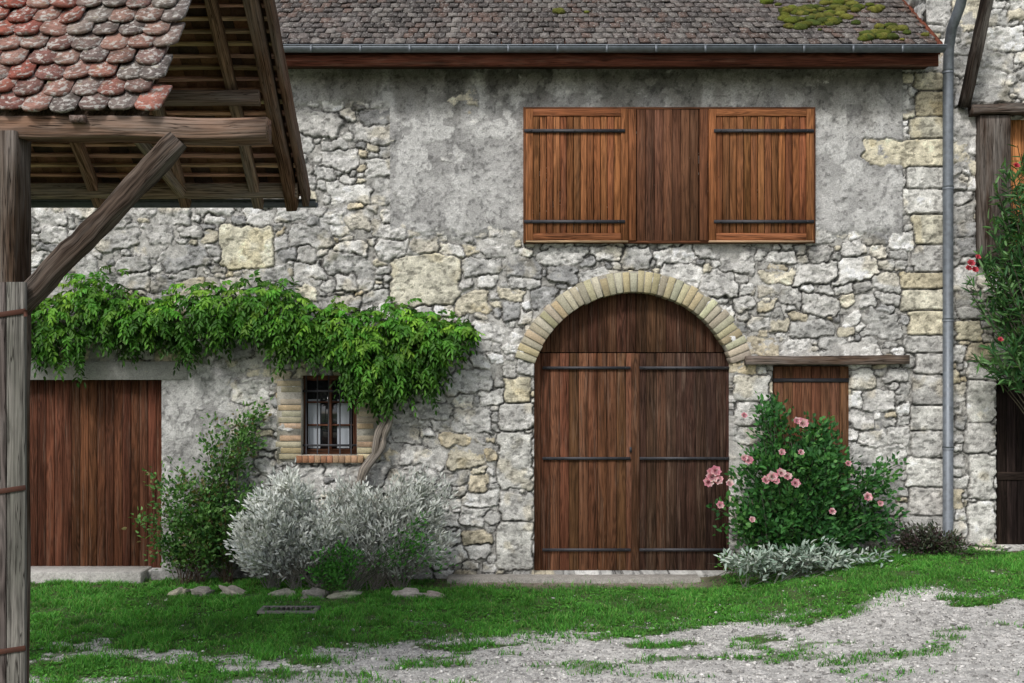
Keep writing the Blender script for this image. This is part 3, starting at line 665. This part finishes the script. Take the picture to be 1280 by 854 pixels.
def rose(P,Dv,Nn,L,Wd,C,c,r,pal):
    for lay,(k,tilt,s) in enumerate(((7,.15,1.0),(6,.6,.85),(5,1.2,.65),(4,2.2,.5))):
        for i in range(k):
            a=2*math.pi*(i/k)+lay*.5+rng.normal(0,.15); out=np.array([math.cos(a),math.sin(a)*.55-.35,math.sin(a)*.85])
            d=norm(out+np.array([0,-1,.25])*tilt*.6); P.append(c+out*r*.08); Dv.append(d); Nn.append(norm(np.array([0,-1,.4])-out*.3)); L.append(r*s*1.15); Wd.append(r*s*1.25); C.append(np.array(pal[rng.integers(len(pal))])*rng.uniform(.8,1.1)*(1-.12*lay))
def flowers(parent,pts,pal):
    P=[];Dv=[];Nn=[];L=[];Wd=[];C=[]
    for (px,py,y,r) in pts: rose(P,Dv,Nn,L,Wd,C,W(px,py,y),r,pal)
    v,f,c=leafmesh(np.array(P),np.array(Dv),np.array(Nn),np.array(L),np.array(Wd),np.array(C),.25,-.15); add_mesh('flowers',v,[f],c,MPE,parent)
PINK=[(.74,.36,.45),(.80,.52,.58),(.68,.27,.37),(.80,.64,.66)]
GP=[(.022,.08,.024),(.038,.13,.034),(.06,.19,.045),(.10,.25,.06)]
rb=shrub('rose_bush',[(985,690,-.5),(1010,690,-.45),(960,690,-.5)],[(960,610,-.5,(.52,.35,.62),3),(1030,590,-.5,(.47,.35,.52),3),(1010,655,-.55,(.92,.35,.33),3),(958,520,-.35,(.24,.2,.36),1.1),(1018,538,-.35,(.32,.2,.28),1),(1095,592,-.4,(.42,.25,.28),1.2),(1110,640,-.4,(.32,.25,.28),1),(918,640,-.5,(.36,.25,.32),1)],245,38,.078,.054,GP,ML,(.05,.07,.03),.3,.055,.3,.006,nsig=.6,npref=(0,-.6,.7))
fl=[(890,597,-.95,.08),(885,604,-.97,.065),(897,601,-.95,.065),(894,590,-.95,.07),(888,591,-.93,.05),(965,597,-1.0,.07),(976,592,-1.0,.06),(957,601,-1.0,.055),(984,596,-1.0,.055),(994,605,-1.0,.06),(1003,530,-.8,.07),(996,527,-.8,.05),(1084,622,-.85,.06),(935,576,-.95,.06),(912,605,-.95,.05),(977,566,-1.0,.045),(1040,640,-1.0,.045),(930,573,-.96,.045),(1001,566,-1.0,.04),(900,632,-.95,.05),(940,650,-1.0,.04),(1060,580,-.85,.04),(930,520,-.7,.04),(1100,630,-.8,.04),(970,602,-1.02,.045)]
flowers(rb,fl,PINK)
shrub('green_shrub',[(250,690,-.35),(230,690,-.4),(285,700,-.35)],[(235,635,-.45,(.50,.3,.42),3),(280,640,-.4,(.38,.3,.5),2),(290,545,-.25,(.38,.18,.38),1.6),(315,515,-.2,(.26,.15,.22),.8),(212,600,-.35,(.34,.2,.26),1),(240,682,-.5,(.68,.3,.16),1.8),(320,640,-.3,(.25,.2,.35),.7),(186,660,-.5,(.26,.2,.34),.8)],175,32,.062,.042,[(.035,.11,.03),(.06,.16,.04),(.10,.23,.055),(.14,.27,.08),(.17,.15,.06)],ML,(.09,.055,.035),.28,.05,.2,.004,nsig=.6)
SP=[(.38,.41,.39),(.52,.55,.53),(.64,.66,.64),(.72,.74,.72)]
shrub('silver_shrub',[(340,715,-.7),(370,715,-.75),(400,715,-.7)],[(340,660,-.75,(.60,.35,.40),3),(352,618,-.65,(.46,.3,.34),2.4),(400,660,-.75,(.42,.3,.36),1.8),(315,690,-.85,(.38,.3,.2),1)],230,46,.080,.030,SP,MLS,(.25,.25,.22),.4,.032,.6,.004,droop=.05,dark=.45,npref=(0,-.6,.6))
shrub('silver_shrub',[(470,715,-.7),(500,715,-.75),(440,715,-.7)],[(480,660,-.7,(.68,.35,.42),3),(525,625,-.6,(.46,.3,.42),2.2),(440,630,-.6,(.44,.3,.34),1.5),(540,680,-.7,(.30,.3,.28),1)],270,46,.075,.022,[(.28,.30,.28),(.42,.45,.42),(.54,.56,.54),(.62,.64,.61)],MLS,(.22,.21,.18),.35,.03,.7,.004,droop=.05,dark=.45,npref=(0,-.6,.6))
shrub('garden_herb',[(410,720,-1.15),(440,718,-1.1)],[(425,695,-1.1,(.32,.14,.17),1),(530,665,-1.05,(.08,.1,.26),.6),(560,700,-.9,(.1,.1,.15),.3),(405,715,-1.2,(.25,.1,.1),1)],45,24,.055,.03,[(.06,.21,.035),(.09,.28,.05),(.04,.14,.03)],ML,(.05,.08,.03))
shrub('lambs_ear_plant',[(930,712,-.95),(970,710,-.95),(1010,706,-.9),(1050,700,-.9)],[(925,700,-1.0,(.30,.2,.10),1),(975,695,-1.0,(.36,.2,.12),1.3),(1040,690,-.95,(.45,.2,.12),1.3),(1100,695,-.9,(.4,.2,.06),.6)],95,11,.095,.036,[(.22,.30,.24),(.33,.41,.35),(.45,.5,.45)],MLS,(.2,.22,.18),.3,.025,.35,droop=.25)
shrub('garden_plant',[(1150,690,-.4),(1175,690,-.4)],[(1150,672,-.4,(.36,.2,.2),1),(1185,680,-.4,(.25,.2,.15),.8)],80,30,.055,.026,[(.035,.055,.035),(.07,.085,.05),(.06,.04,.04),(.10,.12,.085)],ML,(.06,.04,.04))
shrub('wall_foot_weeds',[(px,705,-.35) for px in range(880,1280,22)],[(px,700-(px>1080)*12,-.45,(.16,.15,.09),1) for px in range(890,1280,30)],150,12,.05,.022,[(.06,.20,.035),(.10,.27,.05)],ML,(.05,.08,.03),.2,.03)
# oleander
ol=empty('oleander_bush'); P=[];Dv=[];Cc=[]; sb=Batch()
pal=np.array([(.035,.11,.035),(.06,.16,.05),(.10,.22,.07),(.14,.26,.10)])
for i in range(125):
    q=[(1268,225,.30,.45),(1255,300,.42,.4),(1245,350,.40,.35),(1275,400,.45,.4),(1258,445,.42,.28),(1300,330,.5,.9)][rng.integers(6)]
    d=norm(rng.normal(0,1,3)); tip=W(q[0],q[1],-.6)+d*np.array([q[2],.3,q[3]])*rng.uniform(.5,1)
    bp=W(1330,600,-.6); ct=bp*.45+tip*.55+np.array([.15,0,.1]); ts=np.linspace(0,1,8)[:,None]; pts=(1-ts)**2*bp+2*ts*(1-ts)*ct+ts**2*tip
    sb.tube(pts,np.linspace(.012,.004,8),(.09,.08,.05),5)
    m=24; t=(.72+.28*rng.random(m))[:,None]; p=(1-t)**2*bp+2*t*(1-t)*ct+t**2*tip; tg=norm(2*(1-t)*(ct-bp)+2*t*(tip-ct))
    P.append(p); Dv.append(norm(tg*.7+norm(rng.normal(0,1,(m,3)))*.8)); Cc.append(pal[rng.integers(0,4,m)]*rng.uniform(.8,1.2,(m,1)))
P=np.concatenate(P);Dv=np.concatenate(Dv);Cc=np.concatenate(Cc);n=len(P)
v,f,c=leafmesh(P,Dv,norm(rng.normal(0,.5,(n,3))+np.array([0,-.4,.7])),rng.uniform(.12,.19,n),.036,Cc,.15,.1); add_mesh('leaves',v,[f],c,ML,ol)
sb.tube([(X(1330,-.6),-.6,Z(600,-.6)),(X(1335,-.6),-.6,.2)],.05,(.12,.10,.07),8)
sb.build('stems',WP,ol); flowers(ol,[(1213,330,-.95,.05),(1218,338,-.95,.045),(1210,336,-.95,.04),(1270,208,-1.0,.04),(1250,425,-1.0,.035),(1222,322,-.95,.035)],[(.55,.05,.08),(.65,.12,.16)])
# ---------------------------------------------------------------- wisteria
wi=empty('wisteria_vine')
tx=[20,33,100,160,200,235,300,340,380,430,500,580,588]; ty=[374,370,350,358,370,350,346,354,374,380,386,394,412]
bx=[20,33,60,90,130,160,200,260,300,330,350,390,440,470,500,520,545,565,588]; by=[448,452,462,458,440,436,440,436,424,418,440,455,474,500,505,490,462,436,415]
P=[];Dv=[];Nn=[];L=[];Wd=[];Cc=[]
nl=1750
for i in range(nl):
    px=rng.uniform(18,585) if i%6 else rng.uniform(425,550); t=np.interp(px,tx,ty)+5; bb=np.interp(px,bx,by)-14
    t+=14*(vn(px,0.,26,3)-.5)*2; bb+=22*(vn(px,5.,20,4)-.5)*2
    if rng.random()<.03: t-=16
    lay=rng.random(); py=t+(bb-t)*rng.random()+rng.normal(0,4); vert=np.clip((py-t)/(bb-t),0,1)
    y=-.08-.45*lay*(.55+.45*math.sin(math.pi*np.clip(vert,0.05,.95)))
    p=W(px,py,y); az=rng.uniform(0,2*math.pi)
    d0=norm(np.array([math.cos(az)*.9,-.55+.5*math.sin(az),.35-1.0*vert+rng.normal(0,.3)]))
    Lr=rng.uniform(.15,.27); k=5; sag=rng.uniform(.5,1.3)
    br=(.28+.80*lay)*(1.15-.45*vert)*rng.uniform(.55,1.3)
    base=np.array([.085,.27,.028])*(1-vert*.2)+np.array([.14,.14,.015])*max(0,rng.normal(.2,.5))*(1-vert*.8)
    for j in range(k+1):
        s=.2+.8*j/k; pos=p+d0*Lr*s+np.array([0,0,-1])*Lr*sag*s*s*.6; tg=norm(d0+np.array([0,0,-1])*sag*1.2*s)
        side=norm(np.cross(tg,np.array([0,-.4,.9])))
        for sg in ((-1,1) if j<k else (0,)):
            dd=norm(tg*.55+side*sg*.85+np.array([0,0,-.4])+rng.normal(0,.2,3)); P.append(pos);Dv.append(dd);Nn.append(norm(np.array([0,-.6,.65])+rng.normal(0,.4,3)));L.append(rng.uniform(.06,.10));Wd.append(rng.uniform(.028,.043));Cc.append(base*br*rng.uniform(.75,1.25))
P=np.array(P); P[:,1]=np.minimum(P[:,1],-.06)
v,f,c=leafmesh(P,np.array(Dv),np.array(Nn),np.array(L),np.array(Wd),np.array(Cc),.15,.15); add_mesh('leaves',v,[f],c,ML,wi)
sb=Batch(); WC=(.24,.21,.175)
def vine(pl,r0,r1,wob=.02,n=26):
    pl=np.array([W(*q) for q in pl]); t=np.linspace(0,len(pl)-1,n); pts=np.stack([np.interp(t,np.arange(len(pl)),pl[:,k]) for k in range(3)],1)
    pts[1:-1]=(pts[:-2]+2*pts[1:-1]+pts[2:])/4; pts+=np.c_[np.sin(t*4+rng.random()*6),np.cos(t*4),0*t]*wob
    sb.tube(pts,np.linspace(r0,r1,n)*(1+.15*rng.normal(0,1,n)),WC,8)
vine([(443,618,-.14),(458,585,-.16),(470,560,-.15),(478,530,-.15),(488,505,-.15),(495,460,-.15),(470,430,-.15)],.06,.04)
vine([(455,600,-.20),(472,566,-.24),(486,540,-.22),(486,515,-.18),(475,480,-.18),(440,430,-.15),(330,405,-.15)],.038,.025,.03)
vine([(446,690,-.3),(440,650,-.2),(445,615,-.14)],.05,.058)
vine([(495,460,-.15),(440,415,-.12),(340,400,-.12),(200,400,-.12),(60,405,-.12)],.04,.015)
vine([(495,460,-.15),(530,420,-.12),(575,400,-.12)],.03,.01)
sb.build('trunk',WP,wi,True)
# ---------------------------------------------------------------- border stones, drain cover
b=Batch(); px=186
while px<566:
    w=rng.uniform(12,40); y=-.95-rng.random()*.25; c=np.array([X(px+w/2,y),y,0]); c[2]=G(c[0],c[1])+rng.uniform(-.03,.03); rx=w/190
    if rng.random()<.8:
        v=I3[0].copy(); v=np.sign(v)*np.abs(v)**.65; v*=1+.35*(vn(v[:,0]*1.0+px,v[:,1]+v[:,2]*2,.5,3)-.5)[:,None]*2; v*=np.array([rx,rng.uniform(.06,.14),rng.uniform(.04,.09)])
        a=rng.normal(0,.25); v[:,[0,2]]=v[:,[0,2]]@np.array([[math.cos(a),math.sin(a)],[-math.sin(a),math.cos(a)]])
        b.add(v+c,[I3[1]],jc([(.36,.34,.31),(.22,.21,.19),(.42,.39,.33)][rng.integers(3)],.25))
    px+=w*.95+rng.uniform(0,14)
b.build('border_stones',MRK,None,False)
dc=Batch(); x0,x1=X(325,-2.05),X(398,-2.05); gz0=float(G(x0,-2.05))+.03
for a in (0,1): dc.span(x0,x1,-2.2+a*.25,-2.15+a*.25,gz0-.04,gz0+.035,(.20,.19,.18))
dc.span(x0,x0+.05,-2.149,-1.951,gz0-.02,gz0+.034,(.20,.19,.18)); dc.span(x1-.05,x1,-2.149,-1.951,gz0-.02,gz0+.034,(.20,.19,.18))
for xx in np.linspace(x0+.08,x1-.08,10): dc.span(xx-.012,xx+.012,-2.149,-1.951,gz0,gz0+.03,(.08,.075,.07))
dc.span(x0,x1,-2.2,-1.9,gz0-.03,gz0+.008,(.02,.02,.02),0)
dc.build('drain_cover',MRK)
# ---------------------------------------------------------------- light, camera
sc=bpy.context.scene
w=bpy.data.worlds.new("World"); sc.world=w; w.use_nodes=True; nt=w.node_tree; bg=nt.nodes['Background']
sky=nt.nodes.new('ShaderNodeTexSky'); sky.sky_type='NISHITA'; sky.sun_disc=False
az=math.radians(205); el=math.radians(46); sky.sun_elevation=el; sky.sun_rotation=az; sky.air_density=1.0; sky.dust_density=3.0
hs=nt.nodes.new('ShaderNodeHueSaturation'); hs.inputs['Saturation'].default_value=.5
nt.links.new(sky.outputs[0],hs.inputs['Color']); nt.links.new(hs.outputs[0],bg.inputs[0]); bg.inputs[1].default_value=.15
sun=bpy.data.lights.new('sun','SUN'); sun.energy=2.1; sun.angle=math.radians(10); sun.color=(1,.975,.94)
so=bpy.data.objects.new('sun',sun); sc.collection.objects.link(so)
pos=Vector((math.sin(az)*math.cos(el),math.cos(az)*math.cos(el),math.sin(el))); so.rotation_euler=(-pos).to_track_quat('-Z','Y').to_euler(); so.location=(0,-10,15)
cam=bpy.data.cameras.new('camera'); co=bpy.data.objects.new('camera',cam); sc.collection.objects.link(co); co.location=(0,-D,CZ); co.rotation_euler=(math.pi/2,0,0)
cam.sensor_width=36; cam.lens=36*F/1280; cam.shift_y=(HY-427)/1280; cam.clip_end=3000; sc.camera=co
sc.view_settings.view_transform='Standard'; sc.view_settings.look='None'; sc.view_settings.exposure=0
